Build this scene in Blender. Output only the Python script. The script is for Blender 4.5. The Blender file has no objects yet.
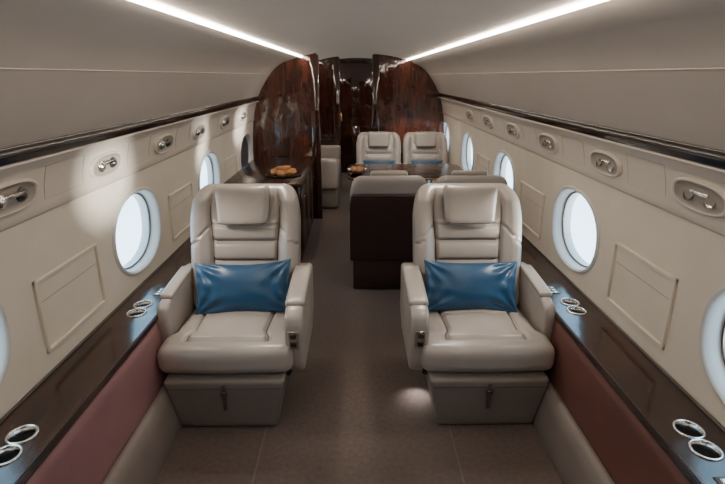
import bpy, bmesh, math, random
from mathutils import Vector, Matrix
random.seed(3)
S=bpy.context.scene
COL=S.collection

# ---------------------------------------------------------------- materials
def mk(name):
    m=bpy.data.materials.new(name); m.use_nodes=True
    return m, m.node_tree, m.node_tree.nodes['Principled BSDF']
def mat(name,c,rough=.5,metal=0,var=.0,vscale=20,bump=0,bscale=200,coat=0,sheen=0,spec=.5,dist=.002):
    m,nt,b=mk(name)
    b.inputs['Base Color'].default_value=(*c,1)
    b.inputs['Roughness'].default_value=rough
    b.inputs['Metallic'].default_value=metal
    b.inputs['Coat Weight'].default_value=coat
    b.inputs['Coat Roughness'].default_value=.2
    b.inputs['Sheen Weight'].default_value=sheen
    b.inputs['Specular IOR Level'].default_value=spec
    tc=nt.nodes.new('ShaderNodeTexCoord')
    if var>0:
        n=nt.nodes.new('ShaderNodeTexNoise'); n.inputs['Scale'].default_value=vscale; n.inputs['Detail'].default_value=4
        nt.links.new(tc.outputs['Object'],n.inputs['Vector'])
        r=nt.nodes.new('ShaderNodeValToRGB')
        r.color_ramp.elements[0].position=.3; r.color_ramp.elements[1].position=.7
        r.color_ramp.elements[0].color=(*[x*(1-var) for x in c],1)
        r.color_ramp.elements[1].color=(*[min(1,x*(1+var)) for x in c],1)
        nt.links.new(n.outputs['Fac'],r.inputs['Fac']); nt.links.new(r.outputs['Color'],b.inputs['Base Color'])
    if bump>0:
        n=nt.nodes.new('ShaderNodeTexNoise'); n.inputs['Scale'].default_value=bscale; n.inputs['Detail'].default_value=3
        nt.links.new(tc.outputs['Object'],n.inputs['Vector'])
        bp=nt.nodes.new('ShaderNodeBump'); bp.inputs['Strength'].default_value=bump; bp.inputs['Distance'].default_value=dist
        nt.links.new(n.outputs['Fac'],bp.inputs['Height']); nt.links.new(bp.outputs['Normal'],b.inputs['Normal'])
    return m
def woodmat(name,dark,light,scale=(1,1,1),rough=.12,dist=6,wscale=2.5,coat=.7):
    m,nt,b=mk(name)
    tc=nt.nodes.new('ShaderNodeTexCoord'); mp=nt.nodes.new('ShaderNodeMapping'); mp.inputs['Scale'].default_value=scale
    nt.links.new(tc.outputs['Object'],mp.inputs['Vector'])
    n=nt.nodes.new('ShaderNodeTexNoise'); n.inputs['Scale'].default_value=wscale; n.inputs['Detail'].default_value=8
    n.inputs['Roughness'].default_value=.6; n.inputs['Distortion'].default_value=dist*.3
    nt.links.new(mp.outputs['Vector'],n.inputs['Vector'])
    r=nt.nodes.new('ShaderNodeValToRGB'); r.color_ramp.elements[0].position=.35; r.color_ramp.elements[1].position=.72
    r.color_ramp.elements[0].color=(*dark,1); r.color_ramp.elements[1].color=(*light,1)
    nt.links.new(n.outputs['Fac'],r.inputs['Fac']); nt.links.new(r.outputs['Color'],b.inputs['Base Color'])
    b.inputs['Roughness'].default_value=rough; b.inputs['Coat Weight'].default_value=coat; b.inputs['Coat Roughness'].default_value=.05
    # gentle lacquer waviness so reflections streak
    n2=nt.nodes.new('ShaderNodeTexNoise'); n2.inputs['Scale'].default_value=5; nt.links.new(tc.outputs['Object'],n2.inputs['Vector'])
    bp=nt.nodes.new('ShaderNodeBump'); bp.inputs['Strength'].default_value=.25; bp.inputs['Distance'].default_value=.02
    nt.links.new(n2.outputs['Fac'],bp.inputs['Height']); nt.links.new(bp.outputs['Normal'],b.inputs['Normal']); nt.links.new(bp.outputs['Normal'],b.inputs['Coat Normal'])
    return m
def emis(name,c,s):
    m=bpy.data.materials.new(name); m.use_nodes=True; nt=m.node_tree; nt.nodes.clear()
    o=nt.nodes.new('ShaderNodeOutputMaterial'); e=nt.nodes.new('ShaderNodeEmission')
    e.inputs['Color'].default_value=(*c,1); e.inputs['Strength'].default_value=s
    nt.links.new(e.outputs[0],o.inputs[0]); return m

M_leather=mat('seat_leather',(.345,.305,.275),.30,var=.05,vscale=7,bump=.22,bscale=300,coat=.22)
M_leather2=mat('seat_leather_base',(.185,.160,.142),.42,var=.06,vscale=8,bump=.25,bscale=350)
M_seam=mat('seat_seam',(.07,.058,.05),.6)
M_wall=mat('wall_cream',(.69,.615,.515),.5,var=.04,vscale=5,bump=.25,bscale=260)
M_psu=mat('psu_cream',(.53,.465,.40),.4)
M_ceil=mat('ceiling_fabric',(.60,.53,.47),.6,var=.02,vscale=3,bump=.1,bscale=400)
M_val=mat('valance_fabric',(.37,.322,.285),.5,var=.03,vscale=3,bump=.2,bscale=300)
M_frame=mat('window_frame_white',(.60,.575,.54),.35)
M_carpet=mat('carpet_taupe',(.105,.076,.064),.95,var=.16,vscale=45,bump=.8,bscale=500,sheen=.1)
M_line=mat('carpet_seam',(.17,.13,.11),.8)
M_maroonL=mat('mauve_leather',(.27,.135,.14),.5,var=.08,vscale=6,bump=.2,bscale=250)  # maroon leather, sunlight on the left side put into the colour
M_maroonR=mat('russet_leather',(.14,.057,.045),.5,var=.08,vscale=6,bump=.2,bscale=250)  # same maroon leather, darkened in colour for the shaded right side
M_plinth=mat('plinth_leather',(.19,.157,.137),.6,var=.06,vscale=6,bump=.2,bscale=300)
M_wood=woodmat('walnut_gloss',(.011,.005,.0035),(.072,.031,.019),(6,.8,6),.2,6,2.5,.12)
M_rail=woodmat('rail_walnut',(.006,.004,.003),(.024,.011,.008),(6,.8,6),.2,6,2.5,.2)
M_burl=woodmat('mahogany_burl',(.020,.006,.004),(.105,.031,.018),(5,5,1.0),.08,6,2.0,1)
M_darkwood=woodmat('dark_mahogany',(.012,.0045,.003),(.055,.017,.010),(6,6,1),.09,6,2.2,.9)
M_chrome=mat('chrome',(.75,.72,.68),.2,1)
M_dkmetal=mat('dark_metal',(.12,.105,.095),.3,.8)
M_black=mat('black_plastic',(.012,.010,.009),.4)
M_gold=mat('brass',(.75,.5,.22),.25,1)
M_blue=mat('blue_satin',(.009,.064,.148),.34,var=.12,vscale=10,sheen=.12)
M_brown=mat('brown_leather',(.035,.018,.015),.35,var=.1)
M_pastry=mat('pastry',(.45,.19,.06),.6,var=.4,vscale=25,bump=.5,bscale=60)
M_gap=mat('panel_gap_shadow',(.36,.31,.255),.6)
M_recess_shade=mat('bezel_inner',(.29,.25,.215),.35)  # cream darkened in colour to imitate shade in an uncut recess
M_strip=emis('led_strip',(1,.885,.74),33)
M_led=emis('led_small',(1,.95,.85),6)

# ---------------------------------------------------------------- mesh helpers
def mkobj(name,me,m=None,parent=None,smooth=True,loc=None,rot=None):
    o=bpy.data.objects.new(name,me); COL.objects.link(o)
    if m is not None and len(me.materials)==0: me.materials.append(m)
    if smooth:
        for p in me.polygons: p.use_smooth=True
    if parent: o.parent=parent
    if loc: o.location=loc
    if rot: o.rotation_euler=rot
    return o
def empty(name,loc=(0,0,0),rz=0,sc=1,parent=None):
    e=bpy.data.objects.new(name,None); COL.objects.link(e); e.empty_display_size=.1
    e.location=loc; e.rotation_euler=(0,0,rz); e.scale=sc if isinstance(sc,tuple) else (sc,sc,sc)
    if parent: e.parent=parent
    return e
def mesh(vs,fs):
    me=bpy.data.meshes.new('m'); me.from_pydata([tuple(v) for v in vs],[],fs); me.update(); return me
def rbox(a,b,c,r,nx=14,ny=14,nz=14,fn=None,center=(0,0,0)):
    def ts(h,n):
        rr=min(r,h*.999)
        out=[-h+rr*(1-math.cos(i/4*math.pi/2))*1.0 for i in range(4)]
        inn=[-h+rr+(2*(h-rr))*i/n for i in range(n+1)]
        return out+inn+[-t for t in reversed(out)]
    X,Y,Z=ts(a,nx),ts(b,ny),ts(c,nz)
    idx={};vs=[];fs=[]
    def V(i,j,k):
        key=(i,j,k)
        if key not in idx:
            p=Vector((X[i],Y[j],Z[k]))
            q=Vector((max(-a+r,min(a-r,p.x)) if a>r else 0,max(-b+r,min(b-r,p.y)) if b>r else 0,max(-c+r,min(c-r,p.z)) if c>r else 0))
            d=p-q
            if d.length>1e-9: p=q+d.normalized()*r
            p=(p.x,p.y,p.z)
            if fn: p=fn(*p)
            idx[key]=len(vs); vs.append((p[0]+center[0],p[1]+center[1],p[2]+center[2]))
        return idx[key]
    I,J,K=len(X)-1,len(Y)-1,len(Z)-1
    for i in range(I):
        for j in range(J):
            fs.append((V(i,j,0),V(i,j+1,0),V(i+1,j+1,0),V(i+1,j,0)))
            fs.append((V(i,j,K),V(i+1,j,K),V(i+1,j+1,K),V(i,j+1,K)))
    for i in range(I):
        for k in range(K):
            fs.append((V(i,0,k),V(i+1,0,k),V(i+1,0,k+1),V(i,0,k+1)))
            fs.append((V(i,J,k),V(i,J,k+1),V(i+1,J,k+1),V(i+1,J,k)))
    for j in range(J):
        for k in range(K):
            fs.append((V(0,j,k),V(0,j,k+1),V(0,j+1,k+1),V(0,j+1,k)))
            fs.append((V(I,j,k),V(I,j+1,k),V(I,j+1,k+1),V(I,j,k+1)))
    return mesh(vs,fs)
def prism(pts,axis,t0,t1,bev=0,seg=3):
    bm=bmesh.new()
    def P(p,t):
        return {'x':(t,p[0],p[1]),'y':(p[0],t,p[1]),'z':(p[0],p[1],t)}[axis]
    A=[bm.verts.new(P(p,t0)) for p in pts]; B=[bm.verts.new(P(p,t1)) for p in pts]
    bm.faces.new(A); bm.faces.new(list(reversed(B)))
    n=len(pts)
    for i in range(n): bm.faces.new((A[i],B[i],B[(i+1)%n],A[(i+1)%n]))
    bmesh.ops.recalc_face_normals(bm,faces=bm.faces)
    if bev>0: bmesh.ops.bevel(bm,geom=bm.edges[:],offset=bev,segments=seg,profile=.5,affect='EDGES')
    me=bpy.data.meshes.new('p'); bm.to_mesh(me); bm.free()
    return me
def box(x0,x1,y0,y1,z0,z1,bev=0.003,seg=2):
    return prism([(x0,y0),(x1,y0),(x1,y1),(x0,y1)],'z',z0,z1,bev,seg)
def cyl(r0,r1,z0,z1,n=32,bev=0):
    vs=[(r0*math.cos(2*math.pi*i/n),r0*math.sin(2*math.pi*i/n),z0) for i in range(n)]+[(r1*math.cos(2*math.pi*i/n),r1*math.sin(2*math.pi*i/n),z1) for i in range(n)]
    fs=[(i,(i+1)%n,n+(i+1)%n,n+i) for i in range(n)]+[tuple(reversed(range(n))),tuple(range(n,2*n))]
    return mesh(vs,fs)
def lathe(prof,n=36):
    vs=[];fs=[]
    for r,z in prof:
        for i in range(n): vs.append((r*math.cos(2*math.pi*i/n),r*math.sin(2*math.pi*i/n),z))
    for k in range(len(prof)-1):
        for i in range(n):
            a=k*n+i;b=k*n+(i+1)%n; fs.append((a,b,b+n,a+n))
    return mesh(vs,fs)
def sweep(pts,y0,y1,ny=1,flip=False):
    vs=[];fs=[];n=len(pts)
    for j in range(ny+1):
        y=y0+(y1-y0)*j/ny
        for p in pts: vs.append((p[0],y,p[1]))
    for j in range(ny):
        for i in range(n-1):
            f=(j*n+i,j*n+i+1,(j+1)*n+i+1,(j+1)*n+i)
            fs.append(tuple(reversed(f)) if flip else f)
    return mesh(vs,fs)
def tube(name,pts,r,m,parent=None,cyc=False):
    cu=bpy.data.curves.new(name,'CURVE'); cu.dimensions='3D'; cu.bevel_depth=r; cu.bevel_resolution=2
    sp=cu.splines.new('POLY'); sp.points.add(len(pts)-1)
    for i,p in enumerate(pts): sp.points[i].co=(*p,1)
    sp.use_cyclic_u=cyc
    cu.materials.append(m); o=bpy.data.objects.new(name,cu); COL.objects.link(o)
    if parent: o.parent=parent
    return o
def sstep(t): t=max(0,min(1,t)); return t*t*(3-2*t)
def autosmooth(o,ang=35):
    try:
        bpy.context.view_layer.objects.active=o; o.select_set(True)
        bpy.ops.object.shade_smooth_by_angle(angle=math.radians(ang)); o.select_set(False)
    except Exception: pass

# ---------------------------------------------------------------- cabin shell
Y0,Y1=-.825,8.485
BAY=1.33
WZ=[(.40,1.178),(.52,1.18),(.65,1.182),(.80,1.18),(.95,1.172),(1.06,1.162),(1.13,1.150)]
def wx(z):
    for (z0,x0),(z1,x1) in zip(WZ,WZ[1:]):
        if z<=z1: return x0+(x1-x0)*(z-z0)/(z1-z0)
    return WZ[-1][1]
EA,EB,EZ=.275,.212,.812
XS={-1:.575,1:.635}
def zc(x):
    """ceiling height"""
    return 1.875-.078*(abs(x)/XS[-1 if x<0 else 1])**2.2
def ell(th,sc=1,n=2.25):
    c,s_=math.cos(th),math.sin(th)
    return EA*sc*math.copysign(abs(c)**(2/n),c),EB*sc*math.copysign(abs(s_)**(2/n),s_)
def wall_mesh(sg):
    vs=[];fs=[]
    zl,zh=.50,1.13; hw=BAY/2; N=96; R=9
    nb=7
    for b in range(nb):
        yc=-.16+b*BAY; base=len(vs)
        angs=[]
        for i in range(N): angs.append(2*math.pi*i/N)
        cors=[math.atan2(zz-EZ,yy) % (2*math.pi) for yy in(-hw,hw) for zz in(zl,zh)]
        for ca in cors:
            k=min(range(N),key=lambda i:abs(angs[i]-ca)); angs[k]=ca
        for r in range(R+1):
            t=(r/R)**1.3
            for a in angs:
                c,s_=math.cos(a),math.sin(a)
                n=2.25
                rad=(abs(c/EA)**n+abs(s_/EB)**n)**(-1/n)*1.03
                ey,ez=rad*c,rad*s_
                k=1e9
                if c>1e-9:k=min(k,hw/c)
                if c<-1e-9:k=min(k,-hw/c)
                if s_>1e-9:k=min(k,(zh-EZ)/s_)
                if s_<-1e-9:k=min(k,(zl-EZ)/s_)
                y=ey*(1-t)+k*c*t; z=ez*(1-t)+k*s_*t+EZ
                vs.append((sg*wx(z),yc+y,z))
        for r in range(R):
            for i in range(N):
                a=base+r*N+i;b2=base+r*N+(i+1)%N
                f=(a,b2,b2+N,a+N)
                fs.append(f if sg<0 else tuple(reversed(f)))
    return mesh(vs,fs)
VALP=[(.72,1.760),(.78,1.738),(.83,1.712),(.875,1.682),(.91,1.650),(.93,1.624),(.938,1.612),(.96,1.585),(.98,1.557),(1.03,1.48),(1.07,1.405),(1.085,1.38)]
PSUP=[(1.09,1.34),(1.098,1.325),(1.118,1.28),(1.132,1.22),(1.14,1.16),(1.138,1.135),(1.146,1.126),(1.152,1.122)]
WALLS={}
for sg,side in ((-1,'left'),(1,'right')):
    xs=XS[sg]
    w=empty('wall_'+side); WALLS[sg]=w
    mkobj('side_panel_'+side,wall_mesh(sg),M_wall,w)
    # valance: tucked up behind the LED channel so the strip washes it
    vp=[(xs+.004,1.802),(xs+.02,1.799),(xs+.05,1.787)]+[(.665,1.776)]*(1 if xs<.6 else 0)+VALP
    mkobj('valance',sweep([(sg*x,z) for x,z in vp],Y0,Y1,1),M_val,w)
    mkobj('service_band',sweep([(sg*x,z) for x,z in PSUP],Y0,Y1,1),M_psu,w)
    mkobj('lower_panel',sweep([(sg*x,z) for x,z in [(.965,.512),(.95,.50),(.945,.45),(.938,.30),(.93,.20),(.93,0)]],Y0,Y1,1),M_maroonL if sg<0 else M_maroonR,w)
    t=empty('baseboard_'+side)
    pr=[(.935,.19),(.925,.212),(.905,.215),(.885,.20),(.872,.15),(.858,.08),(.848,.02),(.85,0.0)]
    mkobj('padded_plinth',sweep([(sg*x,z) for x,z in pr],Y0,Y1,1),M_plinth,t)
    r=empty('trim_rail_'+side)
    me=prism([(sg*x,z) for x,z in [(1.068,1.392),(1.062,1.365),(1.074,1.34),(1.12,1.335),(1.12,1.392)]],'y',Y0,Y1,.004,2)
    o=mkobj('rail_wood',me,M_rail,r); autosmooth(o)
    tube('rail_bead',[(sg*1.077,Y0,1.334),(sg*1.077,Y1,1.334)],.005,M_psu,r)
    tube('valance_bead',[(sg*.934,Y0,1.618),(sg*.934,Y1,1.618)],.003,M_val,r)
    mkobj('ceiling_light_strip',sweep([(sg*(xs-.003),1.795),(sg*(xs+.007),1.782),(sg*(xs+.019),1.788)],Y0,Y1,1),M_strip,None,False)
cp=[]
for i in range(-20,21):
    x=i/20*((XS[-1] if i<0 else XS[1])+.006); cp.append((x,zc(x)+(.006 if abs(i)==20 else 0)))
mkobj('ceiling',sweep(cp,Y0,Y1,1),M_ceil)
fl=empty('floor')
mkobj('carpet',box(-1.2,1.2,Y0,Y1,-.05,0,0),M_carpet,fl,False)
for x in(-.44,.44): mkobj('carpet_joint',box(x-.0025,x+.0025,Y0,7,0,.0015,0),M_line,fl,False)

def outline(xa,sg,top=True):
    p=[(xa,0),(.85,0),(.93,.21),(.955,.5),(1.175,.505),(1.18,.8),(1.15,1.13),(1.10,1.33),(1.08,1.39),(1.03,1.48),(.98,1.557),(.93,1.624),(.875,1.682),(.83,1.712),(.78,1.738),(.72,1.760),(XS[sg]+.05,1.788),(XS[sg],1.803)]
    for k in range(1,12):
        x=XS[sg]+(xa-XS[sg])*k/11; p.append((x,zc(sg*x)+.002))
    return [(sg*x,z) for x,z in p]
def full_outline():
    a=outline(0,1); b=outline(0,-1)
    return a[1:]+list(reversed(b[1:-1]))
o=mkobj('wall_back',prism(full_outline(),'y',Y0-.03,Y0,0),M_darkwood,None,False)
wf=empty('wall_front')
mkobj('front_wall_panel',prism(full_outline(),'y',8.40,8.44,0),M_darkwood,wf,False)
for x in(-.62,-.48,.48,.62): mkobj('wall_stile',box(x-.012,x+.012,8.385,8.40,.05,1.74,.002),M_wood,wf,False)
d=empty('door_1',(0,8.40,0))
mkobj('door_leaf',box(-.33,.33,-.05,-.002,.01,1.80,.006),M_darkwood,d)
for x in(-.365,.365): mkobj('door_jamb',box(x-.03,x+.03,-.07,-.001,0,1.83,.004),M_wood,d)
mkobj('door_head',box(-.395,.395,-.07,-.001,1.80,1.845,.004),M_wood,d)
mkobj('door_panel',box(-.22,.22,-.058,-.05,.95,1.65,.003),M_darkwood,d)
mkobj('door_panel_lower',box(-.22,.22,-.058,-.05,.15,.8,.003),M_darkwood,d)
mkobj('door_handle',box(-.29,-.25,-.09,-.05,.88,1.02,.005),M_gold,d)
def partition(name,sg,xa,y0,y1,mp):
    e=empty(name)
    mkobj('partition_panel',prism(outline(xa,sg),'y',y0,y1,0),mp,e,False)
    zt=zc(sg*(xa+.075))
    mkobj('edge_post',box(min(sg*(xa-.02),sg*(xa+.075)),max(sg*(xa-.02),sg*(xa+.075)),y0-.03,y1+.03,0,zt-.002,.006),M_darkwood,e)
    mkobj('handrail',box(min(sg*(xa+.08),sg*1.05),max(sg*(xa+.08),sg*1.05),y0-.012,y0,.70,.712,.002),M_wood,e)
    return e
partition('wall_divider_left',-1,.43,5.53,5.59,M_burl)
partition('wall_divider_right',1,.22,6.62,6.68,M_burl)
partition('wall_galley_left',-1,.26,7.30,7.36,M_darkwood)

# ---------------------------------------------------------------- windows
def glassmat():
    m=bpy.data.materials.new('window_glass'); m.use_nodes=True; nt=m.node_tree; nt.nodes.clear()
    o=nt.nodes.new('ShaderNodeOutputMaterial'); t=nt.nodes.new('ShaderNodeBsdfTransparent'); g=nt.nodes.new('ShaderNodeBsdfGlossy')
    g.inputs['Roughness'].default_value=.02; mx=nt.nodes.new('ShaderNodeMixShader'); mx.inputs[0].default_value=.05
    t.inputs['Color'].default_value=(.90,.965,1,1)
    nt.links.new(t.outputs[0],mx.inputs[1]); nt.links.new(g.outputs[0],mx.inputs[2]); nt.links.new(mx.outputs[0],o.inputs[0]); return m
M_glass=glassmat()
N=72; wn=0
for sg in(-1,1):
    for b in range(7):
        yc=-.16+b*BAY; wn+=1
        e=empty('window_%d'%wn,(0,yc,0))
        rings=[(1.075,.002),(1.06,-.006),(1.03,-.011),(1.0,-.010),(.975,-.003),(.955,.012),(.94,.03),(.925,.045),(.90,.048),(.895,.052),(.89,.09)]
        vs=[];fs=[]
        for sc,dx in rings:
            for i in range(N):
                y,z=ell(2*math.pi*i/N,sc); vs.append((sg*(wx(EZ+z)+dx),y,EZ+z))
        for k in range(len(rings)-1):
            for i in range(N):
                a=k*N+i;c=k*N+(i+1)%N;fs.append((a,c,c+N,a+N) if sg<0 else (a,a+N,c+N,c))
        mkobj('window_frame',mesh(vs,fs),M_frame,e)
        tube('window_gasket',[(sg*(wx(EZ+ell(2*math.pi*i/N,.905)[1])+.044),ell(2*math.pi*i/N,.905)[0],EZ+ell(2*math.pi*i/N,.905)[1]) for i in range(N)],.004,M_dkmetal,e,True)
        vs=[(sg*(wx(EZ+ell(2*math.pi*i/N,.9)[1])+.055),*[ell(2*math.pi*i/N,.9)[0],EZ+ell(2*math.pi*i/N,.9)[1]]) for i in range(N)]
        mkobj('window_pane',mesh(vs,[tuple(range(N))]),M_glass,e,False)
        if b==0:  # closed shade out of view, added to block daylight and darken the foreground
            vs=[(sg*(wx(EZ)+.03),*[ell(2*math.pi*i/N,.96)[0],EZ+ell(2*math.pi*i/N,.96)[1]]) for i in range(N)]
            mkobj('window_shade',mesh(vs,[tuple(range(N))]),M_psu,e,False)
        if sg<0 and b==4 or b==6:
            for k in range(17):
                z=EZ-.185+k*.023
                hw=EA*.88*(max(0,1-(abs(z-EZ)/(EB*.9))**2.25))**(1/2.25)
                if hw>.02: mkobj('blind_slat',box(min(sg*1.20,sg*1.222),max(sg*1.20,sg*1.222),-hw,hw,z,z+.018,.001),M_brown,e,False)

def pocket(sg,yc):
    e=empty('side_pocket_panel',(0,0,0),parent=WALLS[sg])
    hy,z0,z1,w_=.225,.60,.895,.016
    for a,b,c,dd in((yc-hy,yc-hy+w_,z0,z1),(yc+hy-w_,yc+hy,z0,z1),(yc-hy,yc+hy,z0,z0+w_),(yc-hy,yc+hy,z1-w_,z1)):
        vs=[];fs=[]
        P=[(a,c),(b,c),(b,dd),(a,dd)]
        for h in(-.003,.006,.010):
            ins=0 if h<.01 else .003
            for (y,z) in P:
                yy=y+(ins if y==a else -ins); zz=z+(ins if z==c else -ins)
                vs.append((sg*(wx(zz)-h),yy,zz))
        for k in range(2):
            for i in range(4):
                fs.append((k*4+i,k*4+(i+1)%4,k*4+4+(i+1)%4,k*4+4+i))
        fs.append((8,9,10,11))
        mkobj('pocket_frame',mesh(vs,fs),M_wall,e,False)
    tube('pocket_lid_line',[(sg*(wx(z)-.001),y,z) for y,z in [(yc-.20,.80),(yc+.20,.80)]],.0015,M_gap,e)
for sg in(-1,1):
    for yc in(1.84,3.165,4.495): pocket(sg,yc)
def psu(sg,yc):
    c=Vector((sg*1.130,yc,1.225)); up=Vector((-sg*.22,0,1)).normalized(); ya=Vector((0,1,0)); nrm=Vector((-sg,0,-.22)).normalized()
    e=empty('reading_light_unit',c)
    def P(a,b,h): return ya*a+up*b+nrm*h
    n=48;rings=[(1.14,-.004),(1.10,.010),(1.02,.014),(.95,.011),(.86,.0035),(.5,.003),(.02,.003)]
    A,B=.130,.048
    vs=[];fs=[]
    for sc,h in rings:
        for i in range(n):
            t=2*math.pi*i/n; q=2.6
            y=A*math.copysign(abs(math.cos(t))**(2/q),math.cos(t)); z=B*math.copysign(abs(math.sin(t))**(2/q),math.sin(t))
            vs.append(P(y*sc,z*sc,h))
    for k in range(len(rings)-1):
        for i in range(n):
            a=k*n+i;b=k*n+(i+1)%n; fs.append((a,b,b+n,a+n))
    me=mesh(vs,fs); me.materials.append(M_psu); me.materials.append(M_recess_shade)
    for k,p in enumerate(me.polygons):
        if k>=3*n: p.material_index=1
    mkobj('bezel',me,None,e)
    R=Matrix((( *ya,),( *up,),( *nrm,))).transposed().to_euler()
    for dy,rr,m2 in((-.05,.024,M_chrome),(.055,.022,M_dkmetal)):
        me=lathe([(rr*1.15,0),(rr*1.1,.006),(rr*.95,.010),(rr*.8,.009),(rr*.72,.014),(rr*.4,.019),(0.0005,.020)],24)
        mkobj('nozzle',me,m2,e,True,P(dy,0,.004),R)
    me=box(-.045,.045,-.006,.006,0,.012,.002); mkobj('adjust_bar',me,M_chrome,e,True,P(0,.012,.010),R)
for sg in(-1,1):
    for yc in(.9,1.54,2.18,2.87,3.55,4.25,4.95): psu(sg,yc)
    for yc in(1.86,2.53,3.2,3.9,4.6):
        e=empty('mask_cover_panel',parent=WALLS[sg])
        q=[(1.1105,1.295),(1.1305,1.225),(1.1385,1.175)]
        a,b=yc-.13,yc+.13
        P=[(sg*(x-.0002),y,z) for y,(x,z) in ((a,q[0]),(b,q[0]),(b,q[1]),(b,q[2]),(a,q[2]),(a,q[1]))]
        tube('cover_outline',P,.0009,M_gap,e,True)

# ---------------------------------------------------------------- ledges
def boolcut(o,cutters):
    for c in cutters:
        md=o.modifiers.new('b','BOOLEAN'); md.operation='DIFFERENCE'; md.object=c; md.solver='EXACT'
    dg=bpy.context.evaluated_depsgraph_get(); dg.update()
    me=bpy.data.meshes.new_from_object(o.evaluated_get(dg)); o.modifiers.clear(); o.data=me
    for c in cutters: bpy.data.objects.remove(c)
for sg,side in((-1,'left'),(1,'right')):
    yend=4.05 if sg<0 else 6.58
    L=empty('side_ledge_'+side)
    me=prism([(sg*x,z) for x,z in [(.948,.500),(.944,.512),(.950,.526),(1.176,.526),(1.176,.500)]],'y',Y0+.001,yend,0)
    o=mkobj('ledge_top',me,M_wood,L,False)
    pos=[(1.055,1.17),(1.062,1.26),(1.058,2.09),(1.064,2.18)]
    cut=[]
    for x,y in pos:
        c=mkobj('cut',cyl(.0385,.0385,-.1,.1,40),None,None,False,(sg*x,y,.52)); cut.append(c)
    boolcut(o,cut)
    for x,y in pos:
        c=empty('cup_holder',(sg*x,y,.526))
        me=lathe([(.046,.0),(.0455,.004),(.041,.006),(.038,.003),(.036,-.02),(.033,-.06),(.03,-.066),(.0005,-.066)])
        me.materials.append(M_chrome); me.materials.append(M_dkmetal)
        for k,p in enumerate(me.polygons):
            if k>=4*36: p.material_index=1
        mkobj('cup_liner',me,None,c)
    tube('ledge_wall_bead',[(sg*1.172,Y0,.528),(sg*1.172,yend,.528)],.006,M_dkmetal,L)
    tube('ledge_front_bead',[(sg*.955,Y0,.5265),(sg*.955,yend,.5265)],.0025,M_brown,L)
    for y0 in(1.02,2.33):
        c=empty('seat_control_panel',(sg*1.03,y0,.526))
        mkobj('panel_plate',box(-.028,.028,-.045,.045,0,.003,.001),M_dkmetal,c)
        for k in range(3): mkobj('button',box(-.016,.016,-.036+.027*k,-.018+.027*k,.003,.005,.001),M_chrome,c)

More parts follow.
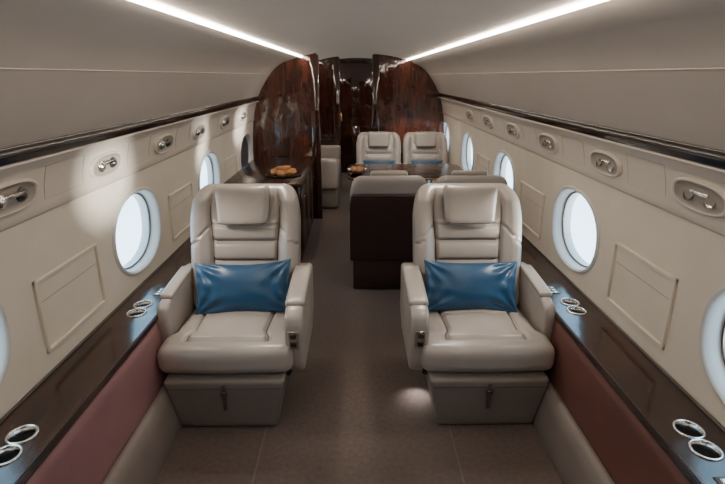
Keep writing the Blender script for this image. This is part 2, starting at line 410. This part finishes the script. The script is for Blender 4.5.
# ---------------------------------------------------------------- seats
def seat(loc,rz=0,s=1,sc=1,arm_in=(.278,.365),arm_out=(.285,.342),back_shell=False,detail=True,plain=False):
    e=empty('airplane_seat',loc,rz,sc)
    q=1 if detail else .5
    def fb(x,y,z):
        t=(z+.14)/.28
        return (x*(.82+.18*t),y+(.0 if y>0 else (.02*(1-t))),z)
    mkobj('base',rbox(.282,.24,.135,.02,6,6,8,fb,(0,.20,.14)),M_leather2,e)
    mkobj('base_strap',box(-.008,.008,-.044,-.02,.12,.255,.002),M_seam,e)
    mkobj('base_latch',box(-.016,.016,-.050,-.036,.20,.222,.003),M_dkmetal,e)
    tube('base_seam',[(-.262,-.036,.235),(.262,-.036,.235)],.0025,M_seam,e)
    mkobj('base_frame',box(-.30,.30,.06,.52,.235,.30,.01),M_black,e)
    mkobj('floor_skirt',box(-.21,.21,.0,.40,0,.02,.004),M_black,e)
    def lxf(y): return .185+.03*((y+.3)/.6)
    def fc(x,y,z):
        a,b=.315,.30
        crown=(1-(x/a)**2)*(1-(max(-1,min(1,y/b)))**2)
        dz=0
        if z>0:
            dz+=.030*crown
            ax=abs(x); lx=lxf(y)
            if y>-.22: dz-=.020*math.exp(-((ax-lx)/.008)**2)
            if ax<lx: dz-=.020*math.exp(-((y+.20)/.008)**2)
            if ax<lx and not plain: dz-=.011*math.exp(-((y-.02)/.007)**2)
            dz+=.003*math.sin(x*11+.6)*math.sin(y*13)
        xx=x*(1.0 if y<-.17 else 1-.115*sstep((y+.17)/.05))
        yy=y-(.022*(1-(x/a)**2) if y<0 else 0)*(1 if z>-.03 else .6)
        return (xx,yy,z+dz-.012*sstep((y+.1)/.4))
    mkobj('seat_cushion',rbox(.315,.30,.068,.045,int(60*q),int(60*q),5,fc,(0,.30,.348)),M_leather,e)
    def CP(x,y): p=fc(x,y,.068); return (p[0],p[1]+.30,p[2]+.348+.0075)
    if detail:
        for k in(-1,1): tube('cushion_seam',[CP(k*lxf(y),y) for y in [-.20+.42*i/24 for i in range(25)]],.0016,M_seam,e)
        tube('cushion_cross_seam',[CP(x,-.20) for x in [-.185+.37*i/24 for i in range(25)]],.0016,M_seam,e)
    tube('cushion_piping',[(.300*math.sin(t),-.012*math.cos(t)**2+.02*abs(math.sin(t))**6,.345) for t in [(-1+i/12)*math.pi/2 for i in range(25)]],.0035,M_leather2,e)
    H=.33
    def vxf(h): return .178+.02*sstep((h-.3)/.3)
    def fk(x,y,z):
        ax=abs(x); h=z+H
        f=0
        if y<0:
            top=sstep((h-.585)/.07)
            f+=.050*sstep((ax-.165)/.09)*(1-top*.9)
            f-=.024*math.exp(-((ax-vxf(h))/.008)**2)*(1-top)
            if ax<.19:
                m=1-sstep((ax-.165)/.02)
                for hh in(.16,.27,.375): f-=.018*math.exp(-((h-hh)/.008)**2)*m
                f+=.016*m*abs(math.sin((h-.055)/.1075*math.pi))**.6*(1 if h<.48 else 0)
            hs=.46-.10*sstep((ax-.18)/.12)
            f-=.015*math.exp(-((h-hs)/.007)**2)*(1 if ax>.19 else .6)
        t=h/.66
        wsc=1.0-.03*(1-t)-.15*max(0,(h-.45)/.21)**2.2
        lean=.20*h+.10*h*h
        return (x*wsc,y*(1-.25*t)-f+lean,z)
    mkobj('backrest',rbox(.302,.075,H,.06,int(70*q),4,int(80*q),fk,(0,.575,.375+H-.01)),M_leather,e)
    def BP(x,h): p=fk(x,-.075,h-H); return (p[0],p[1]+.575-.008,p[2]+.375+H-.01)
    if detail:
        for k in(-1,1): tube('back_seam',[BP(k*vxf(h),h) for h in [.08+.48*i/30 for i in range(31)]],.0016,M_seam,e)
        for hh in(.16,.27,.375): tube('back_cross_seam',[BP(x,hh) for x in [-.16+.32*i/16 for i in range(17)]],.0015,M_seam,e)
    def fh(x,y,z):
        t=(z+.1)/.2
        f=.010*(1-(x/.15)**2)
        return (x*(.90+.10*t),y-(f if y<0 else 0)+.24*z,z)
    mkobj('headrest',rbox(.148,.036,.102,.03,16,4,14,fh,(0,.612,.942)),M_leather,e)
    tube('headrest_piping',[(-.128,.560,.852),(0,.548,.850),(.128,.560,.852)],.0025,M_seam,e)
    for nm,(a0,a1),k,dy,zb in(('arm_aisle',arm_in,-s,0,.245),('arm_outboard',arm_out,s,.09,.30)):
        prof=[(.085+dy,zb),(.055+dy,zb+.04),(.035+dy,.50),(.055+dy,.552),(.11+dy,.575),(.56,.612),(.63,.60),(.63,.33),(.50,zb)]
        x0,x1=sorted((k*a0,k*a1))
        mkobj(nm,prism(prof,'x',x0,x1,.020,4),M_leather,e)
        xm=(x0+x1)/2
        mkobj(nm+'_cap',rbox((x1-x0)/2+.004,.20-dy*.4,.016,.015,6,8,2,lambda x,y,z:(x,y,z+.074*y+.004*(1-(y/.2)**2)),(xm,.33+dy*.5,.592)),M_leather,e)
        if nm=='arm_aisle' and a1-a0>.06:
            mkobj(nm+'_control',box(xm-.024,xm+.024,.030,.05,.40,.49,.003),M_chrome,e)
            mkobj(nm+'_button',box(xm-.014,xm+.014,.026,.04,.455,.48,.002),M_dkmetal,e)
            mkobj(nm+'_button_low',box(xm-.014,xm+.014,.026,.04,.412,.437,.002),M_black,e)
    if back_shell:
        def fs_(x,y,z):
            h=z+.31; return (x*(1-.06*max(0,(h-.5)/.12)**2),y+.17*h,z)
        mkobj('back_shell',rbox(.305,.03,.305,.02,10,2,10,fs_,(0,.665,.27+.31)),M_brown,e)
        mkobj('rear_base_panel',box(-.28,.28,.46,.68,.01,.29,.012),M_brown,e)
    return e
def pillow(loc,rot,w=.245,h=.13,T=.06,seed=0):
    rnd=random.Random(seed)
    n,m=60,36; vs=[];fs=[]
    ph=[rnd.uniform(0,6) for _ in range(8)]
    for side in(1,-1):
        for j in range(m+1):
            for i in range(n+1):
                u=-1+2*i/n; v=-1+2*j/m
                u_=math.sin(u*math.pi/2); v_=math.sin(v*math.pi/2)
                t=T*(max(0,(1-u_**2)*(1-v_**2)))**.45
                cr=0
                for k,(cx,cy) in enumerate(((-1,-1),(1,-1),(1,1),(-1,1))):
                    dx,dy=u_-cx,(v_-cy)*.55; r=math.hypot(dx,dy); th=math.atan2(dy,dx)
                    cr+=math.sin(th*11+ph[k])*math.exp(-((r-.35)/.28)**2)
                wr=.0075*cr+.004*math.sin(13*v_+ph[5]+4*u_)*abs(u_)**2
                t2=t+wr*min(1,t/.02)
                x=w*u_*(1-.055*(1-v_**2)); y=h*v_*(1-.11*(1-u_**2))+.004*math.sin(3*u_+ph[6])
                vs.append((x,y,side*t2))
    K=(n+1)*(m+1)
    for j in range(m):
        for i in range(n):
            a=j*(n+1)+i; f=(a,a+1,a+n+2,a+n+1); fs.append(f); fs.append(tuple(K+x for x in reversed(f)))
    me=mesh(vs,fs)
    bm=bmesh.new(); bm.from_mesh(me); bmesh.ops.remove_doubles(bm,verts=bm.verts,dist=.0008); bm.to_mesh(me); bm.free()
    e=empty('throw_pillow',loc); e.rotation_euler=rot
    mkobj('pillow_body',me,M_blue,e)
    return e

seat((-.618,1.93,0),0,-1)
seat((.612,1.93,0),0,1)
pillow((-.60,2.335,.545),(math.radians(66),math.radians(-2),math.radians(2)),w=.255,h=.14,seed=1)
pillow((.598,2.335,.547),(math.radians(66),math.radians(1.5),math.radians(-1)),w=.25,h=.138,seed=5)
seat((.235,4.10,0),math.pi,-1,(.96,.9,.9),(.28,.31),(.28,.31),True,False)
seat((.83,4.10,0),math.pi,-1,(.92,.9,.9),(.28,.31),(.28,.31),True,False)
for x in(.275,.865):
    seat((x,5.60,0),0,1,(.95,.9,.9),(.275,.308),(.275,.308),False,False)
    pillow((x,5.93,.50),(math.radians(66),0,0),w=.2,h=.12,seed=int(x*10))

t=empty('conference_table')
pts=[]
for cx,cy,a0 in((-.0,4.62,180),(1.0,4.62,270),(1.0,5.18,0),(0,5.18,90)):
    for k in range(7):
        a=math.radians(a0+90*k/6); pts.append((cx+.09*math.cos(a),cy+.09*math.sin(a)))
mkobj('table_top',prism(pts,'z',.66,.69,.004,2),M_wood,t,False)
mkobj('table_edge',prism([(x*1.004+0,4.9+(y-4.9)*1.01) for x,y in pts],'z',.667,.683,.002,1),M_gold,t,False)
mkobj('table_pedestal',box(.35,.75,4.75,5.05,0,.66,.02),M_burl,t)
bw=empty('fruit_bowl',(-.0,4.64,.69))
mkobj('bowl',lathe([(.0005,.0),(.04,.0),(.05,.004),(.085,.035),(.10,.06),(.096,.06),(.08,.036),(.045,.012),(.0005,.01)]),M_burl,bw)
for k in range(5):
    a=k*1.256; me=rbox(.03,.03,.03,.0299,1,1,1); mkobj('fruit',me,M_pastry,bw,True,(.042*math.cos(a),.042*math.sin(a),.052))

c=empty('wood_credenza')
mkobj('credenza_body',box(-.93,-.50,4.10,5.49,.0,.70,.01),M_darkwood,c)
mkobj('credenza_top',box(-1.15,-.47,4.06,5.49,.70,.73,.008),M_wood,c)
for k in range(3):
    y=4.14+k*.45
    mkobj('credenza_door',box(-.505,-.488,y,y+.42,.08,.66,.004),M_wood,c)
    mkobj('credenza_pull',box(-.49,-.475,y+.19,y+.23,.55,.565,.002),M_gold,c)
p=empty('pastry_tray',(-.68,4.45,.73))
mkobj('tray',lathe([(.0005,.004),(.14,.004),(.165,.02),(.17,.02),(.15,0),(.0005,0)]),M_wood,p)
for k in range(6):
    a=k*1.05+.3; r=.085
    def fcr(x,y,z): return (x,y+9*x*x*.6,z*(1-.7*(abs(x)/.075)**2)+.003*math.sin(x*120))
    mkobj('croissant',rbox(.07,.028,.026,.0255,18,2,2,fcr),M_pastry,p,True,(r*math.cos(a),r*math.sin(a),.034),(0,0,a+1))
mkobj('croissant_top',rbox(.07,.028,.026,.0255,18,2,2),M_pastry,p,True,(0,0,.06),(0,0,.4))

dv=empty('divan_sofa')
mkobj('divan_base',rbox(.34,.62,.15,.03,4,6,4,None,(-.58,6.55,.16)),M_leather2,dv)
mkobj('divan_cushion',rbox(.34,.63,.07,.05,10,16,4,None,(-.58,6.55,.38)),M_leather,dv)
mkobj('divan_back',rbox(.09,.63,.24,.06,6,14,10,lambda x,y,z:(x-.1*z,y,z),(-.86,6.55,.66)),M_leather,dv)
mkobj('divan_arm',rbox(.34,.06,.19,.04,8,4,6,None,(-.58,5.95,.45)),M_leather,dv)
mkobj('divan_arm_far',rbox(.34,.06,.19,.04,8,4,6,None,(-.58,7.15,.45)),M_leather,dv)

k=empty('courtesy_light',(.378,2.16,.06))
mkobj('lamp_lens',box(-.004,.004,-.012,.012,-.004,.004,.002),M_led,k)

# ---------------------------------------------------------------- lights
def spot(name,loc,tgt,e,ang,c=(1,.90,.79),bl=.7,rad=.03):
    l=bpy.data.lights.new(name,'SPOT'); l.energy=e; l.spot_size=math.radians(ang); l.spot_blend=bl; l.color=c; l.shadow_soft_size=rad
    o=bpy.data.objects.new(name,l); COL.objects.link(o); o.location=loc
    o.rotation_euler=(Vector(tgt)-Vector(loc)).to_track_quat('-Z','Y').to_euler(); return o
spot('floor_courtesy_lamp',(.325,2.18,.09),(.31,2.14,0),1.6,110,(1,.97,.95),.9,.01)
for sg in(-1,1):
    spot('reading_lamp',(sg*1.07,2.13,1.22),(sg*.60,2.35,.6),18,70,rad=.04)
    spot('reading_lamp',(sg*.57,2.9,1.74),(sg*.6,2.25,.5),24,55,rad=.04)  # ceiling fill spot added for highlights on the front seats, no fixture here
spot('reading_lamp',(.3,5.2,1.76),(.27,6.0,.6),22,60)  # pair of ceiling fill spots added to brighten the far chairs
spot('reading_lamp',(.8,5.2,1.68),(.85,6.0,.6),22,60)
spot('galley_lamp',(0,7.7,1.8),(0,7.7,0),12,120)  # fill spot added near the ceiling for highlights in the far wood
spot('aisle_lamp',(-.1,4.6,1.8),(-.75,5.5,1.0),16,100)  # added spot, puts highlights on the glossy left divider
sun=bpy.data.lights.new('sun','SUN'); sun.energy=10; sun.angle=math.radians(4); sun.color=(1,.93,.82)
so=bpy.data.objects.new('sun',sun); COL.objects.link(so); so.rotation_euler=Vector((-2.3,1.0,.33)).to_track_quat('-Z','Y').to_euler()
W=bpy.data.worlds.new('sky'); S.world=W; W.use_nodes=True; nt=W.node_tree; bg=nt.nodes['Background']
tc=nt.nodes.new('ShaderNodeTexCoord'); sp=nt.nodes.new('ShaderNodeSeparateXYZ'); rp=nt.nodes.new('ShaderNodeValToRGB'); mr=nt.nodes.new('ShaderNodeMapRange')
nt.links.new(tc.outputs['Generated'],sp.inputs[0]); nt.links.new(sp.outputs['Z'],mr.inputs['Value'])
mr.inputs['From Min'].default_value=-.55; mr.inputs['From Max'].default_value=.3
nt.links.new(mr.outputs[0],rp.inputs['Fac']); nt.links.new(rp.outputs['Color'],bg.inputs['Color'])
rp.color_ramp.elements[0].color=(.72,.89,1,1); rp.color_ramp.elements[1].color=(.42,.70,.95,1)
bg.inputs['Strength'].default_value=6
cd=bpy.data.cameras.new('camera'); cd.lens=24; cd.sensor_width=36; cd.clip_start=.02
co=bpy.data.objects.new('camera',cd); COL.objects.link(co); co.location=(0,0,1.6)
co.rotation_euler=(math.radians(90-18.97),0,math.radians(-.65)); S.camera=co
